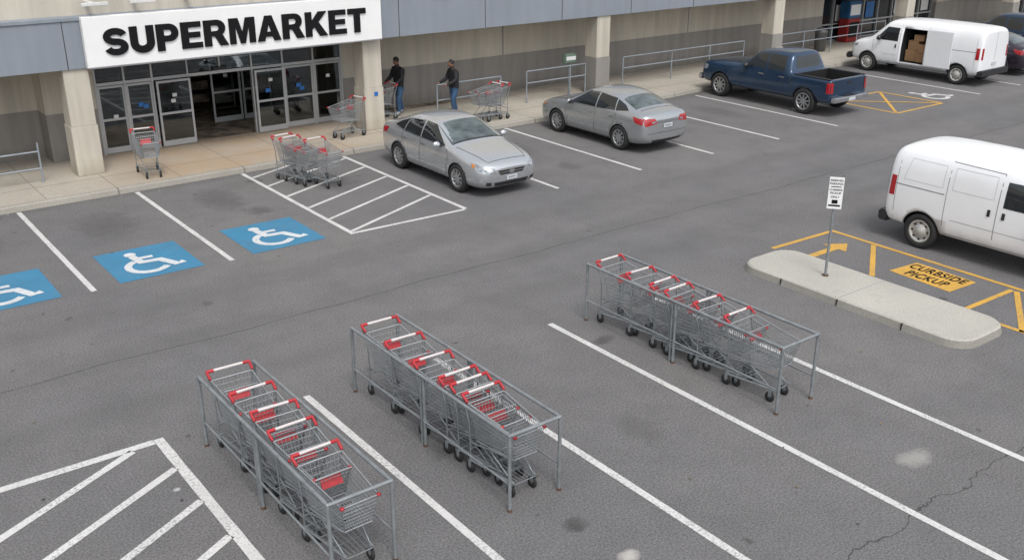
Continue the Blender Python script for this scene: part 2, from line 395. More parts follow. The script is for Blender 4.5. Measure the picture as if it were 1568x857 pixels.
for x in (-2.9,6.06,14.0,22.75,31.75,40.6,49.6,58.5):
    mb.bbox((x-.31,25.03,Z0),(x+.31,25.65,ZB-.02),'stucco_beige' if x<15 else 'stucco_grey',.01);mb.bbox((x-.29,25.05,ZB-.02),(x+.29,25.63,2.70),'stucco_beige',.01)
mb.obj('columns',parent=bld)
mb=MB()
for x in (6.9,8.0,9.3,16.5,19.5):
    mb.bbox((x-.55,24.75,4.12),(x+.05,24.87,4.20),'lamp_body',.01);mb.box((x-.3,24.87,4.14),(x-.2,25.6,4.18),'lamp_body')
mb.obj('fascia_lamps',parent=bld)
mb=MB();YD=26.75
mb.box((6.86,YD,2.36),(13.93,YD+.15,2.50),'alu');mb.box((6.86,YD+.02,2.5),(13.93,27.3,2.9),'soffit')
mb.box((6.86,YD,1.92),(13.93,YD+.12,2.0),'alu')
def mull(x,w=.05,z1=2.36,y=YD,z0=Z0):mb.box((x-w/2,y-.008,z0),(x+w/2,y+.1,z1),'alu')
for x in (6.89,7.62,8.34,11.12,13.90):mull(x)
for x in (12.05,13.0):mull(x)
for x in (9.3,10.2):mull(x,.04,2.36,z0=2.0)
mb.box((6.91,YD+.03,2.02),(13.88,YD+.036,2.34),'door_glass')
def leaf(x0,x1,y,rail=True,z1=1.9):
    w=.055
    mb.box((x0,y,Z0+.02),(x0+w,y+.05,z1),'alu');mb.box((x1-w,y,Z0+.02),(x1,y+.05,z1),'alu')
    mb.box((x0+w,y,z1-w),(x1-w,y+.05,z1),'alu');mb.box((x0+w,y,Z0+.02),(x1-w,y+.05,Z0+.17),'alu')
    if rail:mb.box((x0+w,y+.003,1.0),(x1-w,y+.047,1.06),'alu')
    for za,zb in (((Z0+.17,1.0),(1.06,z1-w)) if rail else ((Z0+.17,z1-w),)):mb.box((x0+w,y+.02,za),(x1-w,y+.026,zb),'door_glass')
leaf(6.92,7.60,YD+.02);leaf(7.65,8.32,YD+.02);leaf(8.40,9.32,YD-.10);leaf(11.15,12.03,YD-.10);leaf(12.08,12.98,YD+.02);leaf(13.03,13.88,YD+.02)
leaf(10.6,11.5,28.6);leaf(11.55,12.45,28.6);leaf(8.0,8.9,28.6)
for x,y,z in ((7.98,YD+.01,1.32),(8.1,YD+.01,1.27),(12.5,YD+.01,1.32),(12.6,YD+.01,1.22),(11.5,YD-.11,1.3)):mb.box((x-.07,y-.004,z-.04),(x+.07,y-.001,z+.07),'blue_label')
for x,y,z in ((8.85,YD-.11,1.5),(8.8,YD-.11,1.35),(11.6,YD-.11,1.6),(7.3,YD+.01,1.1),(13.45,YD+.01,1.5),(11.05,28.59,1.5)):mb.box((x-.06,y-.004,z-.04),(x+.06,y-.001,z+.05),'label_white')
mb.box((10.0,YD-.06,2.02),(10.4,YD-.01,2.10),'black_plastic')
mb.obj('entrance_doors',parent=bld)
mb=MB()
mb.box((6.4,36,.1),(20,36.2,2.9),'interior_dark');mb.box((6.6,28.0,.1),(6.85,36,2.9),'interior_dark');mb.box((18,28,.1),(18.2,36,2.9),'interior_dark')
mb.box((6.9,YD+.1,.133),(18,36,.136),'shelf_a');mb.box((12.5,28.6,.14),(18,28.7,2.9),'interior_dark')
for x in (7.2,9.6,13.5):
    for z in (.4,.8,1.2,1.6):mb.box((x,30.5,z),(x+1.6,31.2,z+.26),'shelf_a')
mb.box((7.0,28.2,.14),(7.7,28.6,1.2),'shelf_a');mb.box((12.9,27.9,.14),(13.7,28.3,1.1),'shelf_a')
mb.obj('interior',parent=bld)
mb=MB()
for a,b in ((37.6,46.5),(54,57)):
    mb.box((a,27.7,Z0),(b,27.75,2.2),'car_glass')
    nn=int((b-a)/1.1)
    for i in range(nn+1):
        x=a+(b-a)*i/nn;mb.box((x-.03,27.6,Z0),(x+.03,27.70,2.2),'alu')
    for z in (Z0+.05,.9,2.15):mb.box((a,27.61,z-.03),(b,27.695,z+.03),'alu')
    for i in range(nn):
        x=a+(b-a)*(i+.5)/nn
        if i%2:mb.box((x-.3,27.66,1.0),(x+.3,27.68,1.7),'label_white' if i%3 else 'blue_label')
mb.obj('shop_windows',parent=bld)
mb=MB();mb.box((14.0,25.02,1.1),(14.12,25.028,1.22),'blue_label');mb.obj('column_notice',parent=bld)
# ---------------------------------------------------------------- sign letters
sg=empty('supermarket_sign',(0,0,0))
mb=MB();mb.bbox((6.3,24.80,2.70),(14.22,24.99,3.88),'sign_white',.012)
mb.box((6.3,24.795,2.70),(14.22,24.799,2.73),'seam_grey');mb.obj('panel',parent=sg)
G={}
S_path=arc((.41,.69),.285,15,270,24,.19)+arc((.41,.31),.285,90,-165,24,.19)[1:]
G['S']=(.82,[ribbon(S_path,.118)])
G['U']=(.84,[ribbon([(.135,1),(.135,.7)]+arc((.42,.40),.285,180,360,18,.265)+[(.705,.7),(.705,1)],.135)])
G['P']=(.80,[[(0,0),(0,1),(.46,1)]+arc((.46,.67),.33,90,-90,14)+[(.27,.34),(.27,0)],[(.27,.78),(.27,.56),(.44,.56)]+arc((.44,.67),.11,-90,90,8)+[]])
G['R']=(.88,[[(0,0),(0,1),(.50,1)]+arc((.50,.69),.31,90,-55,12)+[(.90,0),(.58,0),(.40,.37),(.27,.37),(.27,0)],[(.27,.79),(.27,.57),(.46,.57)]+arc((.46,.68),.11,-90,90,8)])
G['E']=(.76,[[(0,0),(0,1),(.74,1),(.74,.79),(.27,.79),(.27,.61),(.70,.61),(.70,.40),(.27,.40),(.27,.21),(.76,.21),(.76,0)]])
G['M']=(1.,[[(0,0),(0,1),(.35,1),(.5,.44),(.65,1),(1,1),(1,0),(.76,0),(.76,.70),(.59,0),(.41,0),(.24,.70),(.24,0)]])
G['A']=(.94,[[(0,0),(.33,1),(.61,1),(.94,0),(.66,0),(.61,.17),(.33,.17),(.28,0)],[(.385,.36),(.555,.36),(.47,.68)]])
G['K']=(.92,[[(0,0),(0,1),(.27,1),(.27,.63),(.56,1),(.91,1),(.55,.58),(.93,0),(.60,0),(.37,.38),(.27,.28),(.27,0)]])
G['T']=(.80,[[(0,1),(.8,1),(.8,.77),(.535,.77),(.535,0),(.265,0),(.265,.77),(0,.77)]])
word='SUPERMARKET';gap=.075
x=6.72;tot=sum(G[c][0] for c in word)+gap*10;hx=(13.72-x)/tot;hh=.635
for c in word:
    w,L=G[c];curve_obj('letter_'+c.lower(),L,'sign_black',.02,sg,Matrix.Translation((x,24.782,2.96))@Matrix.Rotation(math.pi/2,4,'X')@Matrix.Diagonal((hx,hh,1,1)));x+=(w+gap)*hx
# ---------------------------------------------------------------- vehicles
def body(rows,paint,cuts):
    vs=[]
    for r in rows:
        y,zb,wm,zm,wb,zt,we,ze,zc=r
        h=[(0,zb),(wm*.86,zb),(wm*.985,zb+.1),(wm,zm),(wb,zt),(we,ze),(we*.6,ze+(zc-ze)*.75),(0,zc)]
        P=h+[(-x,z) for x,z in h[-2:0:-1]]
        vs+=[(x,y,z) for x,z in P]
    n=14;fs=[]
    for i in range(len(rows)-1):
        for j in range(n):fs.append((i*n+j,i*n+(j+1)%n,(i+1)*n+(j+1)%n,(i+1)*n+j))
    def cap(o,rev):
        for a in range(7):
            b=(14-a)%14;c=(14-a-1)%14
            q=[o+a,o+a+1,o+c,o+b];q=list(dict.fromkeys(q))
            if len(q)>2:fs.append(tuple(q[::-1] if not rev else q))
    cap(0,False);cap((len(rows)-1)*n,True)
    me=bpy.data.meshes.new('b');me.from_pydata(vs,[],fs);me.materials.append(M[paint]);me.materials.append(M['arch_black']);me.update()
    import bmesh
    bm=bmesh.new();bm.from_mesh(me);bmesh.ops.recalc_face_normals(bm,faces=bm.faces);bm.to_mesh(me);bm.free()
    o=bpy.data.objects.new('b',me);COL.objects.link(o)
    s=o.modifiers.new('s','SUBSURF');s.levels=s.render_levels=2
    cs=[]
    for cmb in cuts:
        cme=bpy.data.meshes.new('c');cme.from_pydata(cmb.v,[],cmb.f);cme.materials.append(M[paint]);cme.materials.append(M['arch_black']);cme.update()
        bm=bmesh.new();bm.from_mesh(cme);bmesh.ops.remove_doubles(bm,verts=bm.verts,dist=1e-5);bmesh.ops.recalc_face_normals(bm,faces=bm.faces)
        for f in bm.faces:f.material_index=1
        bm.to_mesh(cme);bm.free()
        co=bpy.data.objects.new('c',cme);COL.objects.link(co);cs.append(co)
        b=o.modifiers.new('x','BOOLEAN');b.operation='DIFFERENCE';b.object=co;b.solver='EXACT'
    for p in me.polygons:p.use_smooth=True
    bpy.context.view_layer.update()
    ev=o.evaluated_get(bpy.context.evaluated_depsgraph_get());m2=bpy.data.meshes.new_from_object(ev)
    bv=BVHTree.FromPolygons([v.co.copy() for v in m2.vertices],[tuple(p.vertices) for p in m2.polygons])
    mb=MB();mb.v+=[tuple(v.co) for v in m2.vertices]
    ip=mb.mid(paint);ia=mb.mid('arch_black')
    for p in m2.polygons:
        mb.f.append(tuple(p.vertices));mb.mi.append(ip if p.material_index==0 else ia);mb.sm.append(p.material_index==0)
    for co in cs:bpy.data.objects.remove(co)
    bpy.data.objects.remove(o)
    return mb,bv
def decal(mb,bv,c,d,m,nu=8,nv=6,off=.004):
    c=[V(p) for p in c];d=V(d).normalized();idx={};vs=[];fs=[]
    for j in range(nv+1):
        for i in range(nu+1):
            a=i/nu;b=j/nv;p=(c[0]*(1-a)+c[1]*a)*(1-b)+(c[3]*(1-a)+c[2]*a)*b
            h=bv.ray_cast(p,d)
            if h[0] is not None:
                nn=h[1] if h[1].dot(d)<0 else -h[1]
                idx[i,j]=len(vs);vs.append(h[0]+nn*off)
    for j in range(nv):
        for i in range(nu):
            q=[(i,j),(i+1,j),(i+1,j+1),(i,j+1)]
            if all(k in idx for k in q):
                ks=[idx[k] for k in q];P=[vs[k] for k in ks];nn=(P[1]-P[0]).cross(P[2]-P[0])
                if nn.dot(d)>0:ks=ks[::-1]
                fs.append(tuple(ks))
    mb.add(vs,fs,m,True)
def side(mb,bv,q,m,off=.004,nu=8,nv=6,which=(-1,1)):
    for s in which:decal(mb,bv,[(s*2.5,y,z) for y,z in q],(-s,0,0),m,nu,nv,off)
def sline(mb,bv,P,w=.012,m='seam_dark',which=(-1,1)):
    for (y0,z0),(y1,z1) in zip(P,P[1:]):
        d=V((y1-y0,z1-z0)).normalized();n=V((-d.y,d.x))*w/2
        side(mb,bv,[(y0+n.x,z0+n.y),(y1+n.x,z1+n.y),(y1-n.x,z1-n.y),(y0-n.x,z0-n.y)],m,.0025,8,1,which)
def end(mb,bv,q,m,front=True,mirror=False,off=.004,nu=8,nv=4):
    s=-1 if front else 1
    for k in ((1,-1) if mirror else (1,)):decal(mb,bv,[(k*x,s*4,z) for x,z in q],(0,-s,0),m,nu,nv,off)
def top(mb,bv,q,m,off=.004,nu=10,nv=6):decal(mb,bv,[(x,y,4) for x,y in q],(0,0,-1),m,nu,nv,off)
def wheel(mb,x,y,r,style='alloy',w=.21):
    s=1 if x>0 else -1
    xo=x;xi=x-s*w
    P=[(xi,r*.6),(xi,r*.93),(xi+s*.03,r),(xo-s*.03,r),(xo,r*.93),(xo-s*.005,r*.68),(xo-s*.02,r*.66)]
    mb.lathe((0,y,r),[(a,b) for a,b in P],'rubber',28)
    if style=='alloy':
        mb.lathe((0,y,r),[(xo-s*.02,r*.665),(xo-s*.012,r*.62),(xo-s*.05,r*.58),(xo-s*.09,r*.5),(xo-s*.09,0.001)],'black_plastic',28)
        mb.lathe((0,y,r),[(xo-s*.02,r*.70),(xo-s*.004,r*.66),(xo-s*.012,r*.59),(xo-s*.05,r*.575)],'rim_silver',28)
        mb.lathe((0,y,r),[(xo-s*.03,r*.16),(xo-s*.018,r*.13),(xo-s*.018,.001)],'rim_silver',14)
        for i in range(9):
            a=2*math.pi*i/9;R=Matrix.Rotation(a,3,'X')
            c=V((0,y,r))
            pts=[V((xo-s*.018,-.028,r*.10)),V((xo-s*.018,.028,r*.10)),V((xo-s*.012,.022,r*.62)),V((xo-s*.012,-.022,r*.62)),V((xo-s*.06,-.028,r*.10)),V((xo-s*.06,.028,r*.10)),V((xo-s*.055,.018,r*.61)),V((xo-s*.055,-.018,r*.61))]
            mb.add([c+R@p for p in pts],[(0,1,2,3),(0,4,5,1),(1,5,6,2),(3,2,6,7),(0,3,7,4)],'rim_silver')
    else:
        mb.lathe((0,y,r),[(xo-s*.02,r*.67),(xo-s*.004,r*.63),(xo-s*.03,r*.55),(xo-s*.06,r*.45),(xo-s*.02,r*.36),(xo-s*.012,r*.2),(xo-s*.0,r*.16),(xo-s*.0,.001)],'rim_steel',28)
        for i in range(8):
            a=2*math.pi*i/8;c=V((xo-s*.045,y+r*.49*math.cos(a),r+r*.49*math.sin(a)));mb.cyl(c,c+V((s*.012,0,0)),r*.07,'black_plastic',8)
def wcut(ys,r,zc,xi=.5):
    out=[]
    for y in ys:
        for s in (-1,1):
            c=MB();c.cyl((s*xi,y,zc),(s*1.4,y,zc),r,'arch_black',28);out.append(c)
    return out
def archlip(mb,bv,ys,r,zc,m='seam_dark',w=.02):
    for y in ys:
        P=[(y+r*math.cos(math.radians(a)),zc+r*math.sin(math.radians(a))) for a in range(-15,196,15)]
        sline(mb,bv,P,w,m)
def mirror(mb,x,y,z,m,s=1.):
    for k in (-1,1):
        mb.ell((k*x,y,z),(.10*s,.06*s,.075*s),m,10,8);mb.cyl((k*(x-.16),y,z-.05),(k*x,y,z-.03),.025,'black_plastic',6)
        mb.ell((k*x,y+.03*s,z),(.085*s,.035*s,.06*s),'car_glass',10,6)
def mk_sedan(paint):
    rows=[(-2.29,.36,.52,.46,.52,.60,.38,.665,.685),(-2.25,.25,.68,.46,.68,.65,.50,.725,.755),(-2.12,.19,.81,.48,.80,.71,.62,.795,.83),(-1.85,.18,.885,.52,.875,.79,.71,.875,.915),
    (-1.35,.18,.905,.55,.89,.86,.76,.96,1.005),(-1.08,.18,.90,.55,.885,.895,.78,1.0,1.05),(-.96,.18,.90,.55,.885,.905,.78,1.03,1.085),(-.24,.18,.90,.55,.88,.93,.665,1.37,1.43),
    (-.02,.18,.90,.55,.88,.94,.655,1.42,1.485),(.45,.18,.90,.55,.88,.95,.65,1.435,1.505),(.9,.18,.90,.55,.88,.975,.64,1.40,1.47),(1.16,.18,.90,.56,.88,.99,.625,1.335,1.405),
    (1.76,.20,.895,.58,.875,1.02,.69,1.125,1.175),(1.90,.22,.885,.6,.865,1.02,.70,1.09,1.13),(2.13,.26,.85,.60,.835,1.0,.68,1.065,1.095),(2.22,.30,.79,.6,.775,.92,.62,1.01,1.04),(2.27,.38,.68,.6,.66,.80,.54,.88,.90)]
    mb,bv=body(rows,paint,wcut((-1.32,1.31),.375,.33))
    G_='car_glass'
    top(mb,bv,[(-.74,-.94),(.74,-.94),(.615,-.20),(-.615,-.20)],'windscreen')
    top(mb,bv,[(-.72,-.965),(.72,-.965),(.72,-.925),(-.72,-.925)],'black_plastic',.007)
    top(mb,bv,[(-.58,1.16),(.58,1.16),(.66,1.72),(-.66,1.72)],'windscreen')
    side(mb,bv,[(-.78,.985),(.27,1.0),(.27,1.38),(-.14,1.36)],G_)
    side(mb,bv,[(.32,1.0),(1.06,1.025),(.98,1.325),(.32,1.38)],G_)
    side(mb,bv,[(1.10,1.03),(1.56,1.09),(1.36,1.20),(1.03,1.305)],G_,nu=4)
    sline(mb,bv,[(-.84,.972),(.33,.987),(1.10,1.012),(1.60,1.06)],.018,'chrome')
    sline(mb,bv,[(-.94,.60),(-.93,.80),(-.86,.95)]);sline(mb,bv,[(-.88,.60),(-.86,.30)]);sline(mb,bv,[(.30,.27),(.30,.98)]);sline(mb,bv,[(1.10,1.0),(1.14,.85),(.96,.55),(.90,.30)])
    sline(mb,bv,[(-.9,.26),(.92,.27)],.014)
    sline(mb,bv,[(-.95,.70),(.1,.73),(1.8,.84)],.008,'seam_grey')
    for y in (.14,.96):side(mb,bv,[(y-.1,.85),(y+.1,.855),(y+.1,.88),(y-.1,.875)],'chrome',.02,3,1)
    archlip(mb,bv,(-1.32,1.31),.387,.33,'seam_grey',.012)
    end(mb,bv,[(.40,.575),(.68,.60),(.78,.76),(.48,.70)],'headlamp',True,True)
    side(mb,bv,[(-2.17,.62),(-1.90,.70),(-1.74,.815),(-2.12,.76)],'headlamp')
    side(mb,bv,[(-1.98,.69),(-1.90,.715),(-1.84,.785),(-1.93,.775)],'amber',.008)
    end(mb,bv,[(.49,.61),(.62,.625),(.65,.705),(.52,.69)],'chrome',True,True,.008)
    end(mb,bv,[(-.32,.53),(.32,.53),(.38,.635),(-.38,.635)],'black_plastic');end(mb,bv,[(-.36,.575),(.36,.575),(.36,.592),(-.36,.592)],'chrome',off=.008)
    end(mb,bv,[(-.07,.55),(.07,.55),(.07,.63),(-.07,.63)],'chrome',off=.014)
    end(mb,bv,[(-.44,.27),(.44,.27),(.50,.37),(-.50,.37)],'black_plastic')
    end(mb,bv,[(.56,.30),(.68,.31),(.68,.39),(.56,.38)],'black_plastic',True,True)
    end(mb,bv,[(-.15,.40),(.15,.40),(.15,.50),(-.15,.50)],'plate_white',off=.015);end(mb,bv,[(-.10,.435),(.10,.435),(.10,.47),(-.10,.47)],'seam_grey',off=.019)
    for k in (-1,1):decal(mb,bv,[(k*.54,-2.06,3),(k*.555,-2.06,3),(k*.72,-1.06,3),(k*.705,-1.06,3)],(0,0,-1),'seam_dark',1,10,.003)
    top(mb,bv,[(-.54,-2.09),(.54,-2.09),(.54,-2.075),(-.54,-2.075)],'seam_dark',.003,10,1)
    top(mb,bv,[(-.62,1.84),(.62,1.84),(.62,1.852),(-.62,1.852)],'seam_dark',.003,10,1)
    end(mb,bv,[(.40,.82),(.78,.77),(.81,.97),(.46,.96)],'tail_red',False,True)
    side(mb,bv,[(1.90,.84),(2.15,.79),(2.15,.95),(1.78,.99)],'tail_red')
    end(mb,bv,[(.45,.845),(.58,.83),(.58,.885),(.46,.89)],'headlamp',False,True,.008)
    end(mb,bv,[(-.16,.69),(.16,.69),(.16,.80),(-.16,.80)],'plate_white',False,off=.02);end(mb,bv,[(-.11,.725),(.11,.725),(.11,.765),(-.11,.765)],'seam_grey',False,off=.024)
    end(mb,bv,[(-.38,.845),(.38,.845),(.38,.875),(-.38,.875)],'chrome',False,off=.01)
    end(mb,bv,[(-.5,.28),(.5,.28),(.55,.38),(-.55,.38)],'black_plastic',False)
    end(mb,bv,[(-.70,.56),(.70,.56),(.70,.57),(-.70,.57)],'seam_dark',False)
    mirror(mb,.99,-.64,1.02,paint)
    for x in (-.9,.9):
        for y in (-1.32,1.31):wheel(mb,x,y,.335)
    return mb
def mk_truck():
    P='navy_paint'
    rows=[(-2.64,.50,.72,.66,.72,.90,.6,1.02,1.04),(-2.60,.42,.86,.64,.85,.97,.70,1.08,1.11),(-2.4,.38,.93,.68,.92,1.03,.78,1.13,1.16),(-1.6,.38,.95,.7,.93,1.07,.81,1.17,1.21),
    (-1.0,.38,.95,.7,.93,1.10,.81,1.19,1.23),(-.88,.38,.95,.7,.93,1.11,.80,1.23,1.27),(-.32,.38,.95,.7,.92,1.14,.71,1.68,1.72),(-.15,.38,.95,.7,.92,1.14,.70,1.73,1.77),
    (.4,.38,.95,.7,.92,1.14,.70,1.75,1.80),(.9,.38,.95,.7,.92,1.14,.70,1.74,1.79),(1.04,.38,.95,.7,.92,1.14,.69,1.69,1.74),(1.12,.38,.95,.7,.92,1.14,.78,1.22,1.24),
    (1.18,.38,.95,.7,.93,1.14,.88,1.17,1.17),(1.3,.38,.95,.7,.93,1.14,.88,1.17,1.17),(2.5,.38,.95,.7,.93,1.14,.88,1.17,1.17),(2.66,.42,.95,.7,.93,1.14,.88,1.17,1.17),(2.70,.45,.93,.7,.91,1.11,.86,1.14,1.14)]
    c=MB();c.box((-.78,1.28,.72),(.78,2.60,1.7),'arch_black')
    mb,bv=body(rows,P,wcut((-1.72,1.74),.44,.40)+[c])
    top(mb,bv,[(-.74,-.86),(.74,-.86),(.64,-.28),(-.64,-.28)],'windscreen')
    side(mb,bv,[(-.72,1.19),(.12,1.19),(.12,1.66),(-.30,1.64)],'car_glass');side(mb,bv,[(.18,1.19),(.88,1.19),(.84,1.64),(.18,1.66)],'car_glass')
    end(mb,bv,[(-.58,1.28),(.58,1.28),(.54,1.64),(-.54,1.64)],'car_glass',False)
    sline(mb,bv,[(-.86,.50),(-.86,1.1)]);sline(mb,bv,[(.15,.50),(.15,1.16)]);sline(mb,bv,[(.93,1.16),(.93,.75),(.8,.5)]);sline(mb,bv,[(1.16,.45),(1.16,1.14)],.025)
    sline(mb,bv,[(-1.2,.46),(1.25,.46)],.03,'black_plastic')
    for y in (.0,.82):side(mb,bv,[(y-.1,1.0),(y+.1,1.0),(y+.1,1.035),(y-.1,1.035)],'chrome',.02,3,1)
    archlip(mb,bv,(-1.72,1.74),.455,.40,'black_plastic',.03)
    end(mb,bv,[(.50,.80),(.80,.80),(.80,.98),(.50,.98)],'headlamp',True,True);end(mb,bv,[(-.44,.72),(.44,.72),(.44,.96),(-.44,.96)],'chrome')
    side(mb,bv,[(-2.52,.84),(-2.32,.86),(-2.30,1.0),(-2.50,1.0)],'headlamp')
    mb.bbox((-.88,-2.75,.46),(.88,-2.60,.66),'chrome',.03);mb.bbox((-.86,2.69,.48),(.86,2.86,.64),'chrome',.03);mb.box((-.3,2.68,.645),(.3,2.84,.652),'black_plastic')
    end(mb,bv,[(.79,.76),(.89,.76),(.89,1.08),(.79,1.08)],'tail_red',False,True,.01);side(mb,bv,[(2.55,.76),(2.67,.76),(2.67,1.08),(2.55,1.08)],'tail_red')
    for x in (-.76,.755):end(mb,bv,[(x,.68),(x+.01,.68),(x+.01,1.13),(x,1.13)],'seam_dark',False)
    end(mb,bv,[(-.12,.98),(.12,.98),(.12,1.05),(-.12,1.05)],'black_plastic',False,off=.01);mb.box((-.16,2.862,.50),(.16,2.868,.60),'plate_white')
    mirror(mb,1.04,-.55,1.22,'black_plastic',1.2)
    mb.box((-.90,1.28,1.165),(-.80,2.62,1.185),'black_plastic');mb.box((.80,1.28,1.165),(.90,2.62,1.185),'black_plastic')
    for x in (-.95,.95):
        for y in (-1.72,1.74):wheel(mb,x,y,.395,w=.25)
    return mb
def mk_van(open_door=False):
    P='van_white';SG='seam_grey'
    if open_door:
        rows=[(-2.68,.46,.60,.62,.58,.86,.46,.96,.98),(-2.62,.38,.80,.64,.78,.93,.62,1.03,1.06),(-2.35,.35,.92,.68,.90,1.03,.76,1.13,1.17),(-1.95,.34,.97,.72,.95,1.10,.82,1.21,1.26),
        (-1.82,.34,.97,.72,.95,1.12,.82,1.26,1.32),(-1.22,.34,.98,.76,.96,1.2,.84,1.84,1.92),(-1.05,.34,.98,.78,.96,1.22,.85,1.90,1.99),(-.5,.34,.99,.8,.97,1.25,.87,1.96,2.04),
        (.6,.34,.99,.8,.97,1.25,.87,1.98,2.06),(2.3,.34,.99,.8,.97,1.25,.87,1.96,2.04),(2.56,.36,.98,.8,.96,1.25,.86,1.93,2.0),(2.64,.38,.95,.8,.93,1.22,.83,1.88,1.95),(2.67,.42,.90,.8,.88,1.2,.79,1.82,1.88)]
        ax=(-1.80,1.85);d0,d1=-.52,.56;tail=2.67;nose=-2.68;win=[(-1.55,1.24),(-.60,1.24),(-.60,1.72),(-1.12,1.72)];ws=(-1.80,-1.18)
    else:
        rows=[(-2.32,.44,.62,.62,.60,.86,.5,.96,.98),(-2.27,.37,.80,.64,.78,.93,.66,1.03,1.06),(-2.05,.34,.92,.68,.90,1.04,.78,1.15,1.19),(-1.70,.33,.96,.72,.94,1.10,.82,1.24,1.29),
        (-.98,.33,.97,.76,.95,1.2,.84,1.80,1.88),(-.78,.33,.97,.78,.95,1.22,.86,1.87,1.96),(-.1,.33,.98,.8,.96,1.25,.89,1.94,2.02),
        (1.3,.33,.98,.8,.96,1.25,.89,1.94,2.02),(2.02,.34,.98,.8,.96,1.25,.88,1.91,1.98),(2.22,.36,.96,.8,.94,1.24,.86,1.86,1.93),(2.29,.40,.93,.8,.91,1.2,.83,1.80,1.86),(2.31,.44,.88,.8,.86,1.2,.78,1.74,1.8)]
        ax=(-1.47,1.46);d0,d1=0.0,1.02;tail=2.31;nose=-2.32;win=[(-1.18,1.22),(-.10,1.22),(-.10,1.70),(-.80,1.70)];ws=(-1.66,-.92)
    cuts=wcut(ax,.40,.36)
    if open_door:
        c=MB();c.box((-.2,-.42,.52),(1.3,.52,1.74),'arch_black');cuts.append(c)
    mb,bv=body(rows,P,cuts)
    top(mb,bv,[(-.76,ws[0]),(.76,ws[0]),(.74,ws[1]),(-.74,ws[1])],'car_glass')
    side(mb,bv,win,'car_glass')
    w=(-1,1) if not open_door else (-1,)
    sline(mb,bv,[(d0,.42),(d0,1.82)],.016,SG);sline(mb,bv,[(d0-1.08,.5),(d0-1.12,1.2)],.014,SG)
    sline(mb,bv,[(d1,.42),(d1,1.85)],.014,SG);sline(mb,bv,[(d0,1.82),(d1,1.84)],.014,SG,w);sline(mb,bv,[(d1+.04,1.20),(tail-.2,1.20)],.022,SG)
    sline(mb,bv,[(ax[0]+.5,.44),(ax[1]-.5,.44)],.014,SG);sline(mb,bv,[(ax[0]+.6,.74),(ax[1]-.6,.74)],.01,SG)
    if not open_door:
        for q in ((.10,1.32,.92,1.32),(.10,1.74,.92,1.74),(.10,1.32,.10,1.74),(.92,1.32,.92,1.74),(1.12,1.32,1.95,1.32),(1.12,1.74,1.85,1.74),(1.12,1.32,1.12,1.74),(1.95,1.32,1.85,1.74)):
            sline(mb,bv,[q[:2],q[2:]],.007,'alu')
    for y in (d0-.14,d0+.14):
        side(mb,bv,[(y-.03,1.0),(y+.03,1.0),(y+.03,1.13),(y-.03,1.13)],'black_plastic',.015,2,2,(-1,1) if y<d0 else w)
    sline(mb,bv,[(tail-.22,.5),(tail-.22,1.80)],.012,SG)
    archlip(mb,bv,ax,.412,.36,SG,.012)
    side(mb,bv,[(tail-.20,.95),(tail-.07,.95),(tail-.08,1.35),(tail-.20,1.35)],'tail_red')
    end(mb,bv,[(.78,.95),(.90,.95),(.88,1.35),(.77,1.35)],'tail_red',False,True)
    end(mb,bv,[(-.005,.5),(.005,.5),(.005,1.85),(-.005,1.85)],'seam_dark',False,off=.004,nu=1)
    if not open_door:end(mb,bv,[(.10,1.25),(.70,1.25),(.66,1.68),(.10,1.68)],'car_glass',False,True)
    mb.bbox((-.94,tail-.10,.36),(.94,tail+.12,.58),'black_plastic',.03);mb.box((-.16,tail-.01,.72),(.16,tail+.02,.83),'plate_white')
    mb.bbox((-.90,nose-.10,.38),(.90,nose+.08,.60),'black_plastic',.04)
    end(mb,bv,[(.48,.78),(.74,.78),(.76,1.0),(.52,.96)],'headlamp',True,True);end(mb,bv,[(-.44,.72),(.44,.72),(.44,.92),(-.44,.92)],'black_plastic')
    side(mb,bv,[(nose+.18,.86),(nose+.38,.9),(nose+.4,1.0),(nose+.2,.96)],'headlamp')
    mirror(mb,1.10,win[0][0]+.25,1.32,'black_plastic',1.3)
    if open_door:
        for b in ((.25,-.35,.56,.75,.1,.95),(.3,.12,.56,.8,.48,.88),(.2,-.3,.96,.7,.1,1.3),(.28,.13,.89,.78,.45,1.2),(.25,-.1,1.31,.7,.3,1.52)):
            mb.box((b[0],b[1],b[2]),(b[3],b[4],b[5]),'cardboard')
        mb.bbox((1.0,.58,.5),(1.05,1.6,1.8),'van_white',.015)
    for x in (-.97,.97):
        for y in ax:wheel(mb,x,y,.35,'steel',.22)
    return mb
mk_sedan('silver_paint').obj('parked_car',(13.5,20.15,0))
mk_sedan('silver_paint_b').obj('parked_car',(19.25,20.8,0),math.pi)
mk_truck().obj('pickup_truck',(27.0,21.08,0),math.pi)
mk_van(True).obj('cargo_van',(35.35,20.98,0),math.pi+.02)
mk_van(False).obj('cargo_van',(18.72,8.63,0))
mk_sedan('dark_paint').obj('parked_car',(38.5,20.6,0),math.pi)
mk_truck().obj('pickup_truck',(42.2,21.3,0),math.pi)
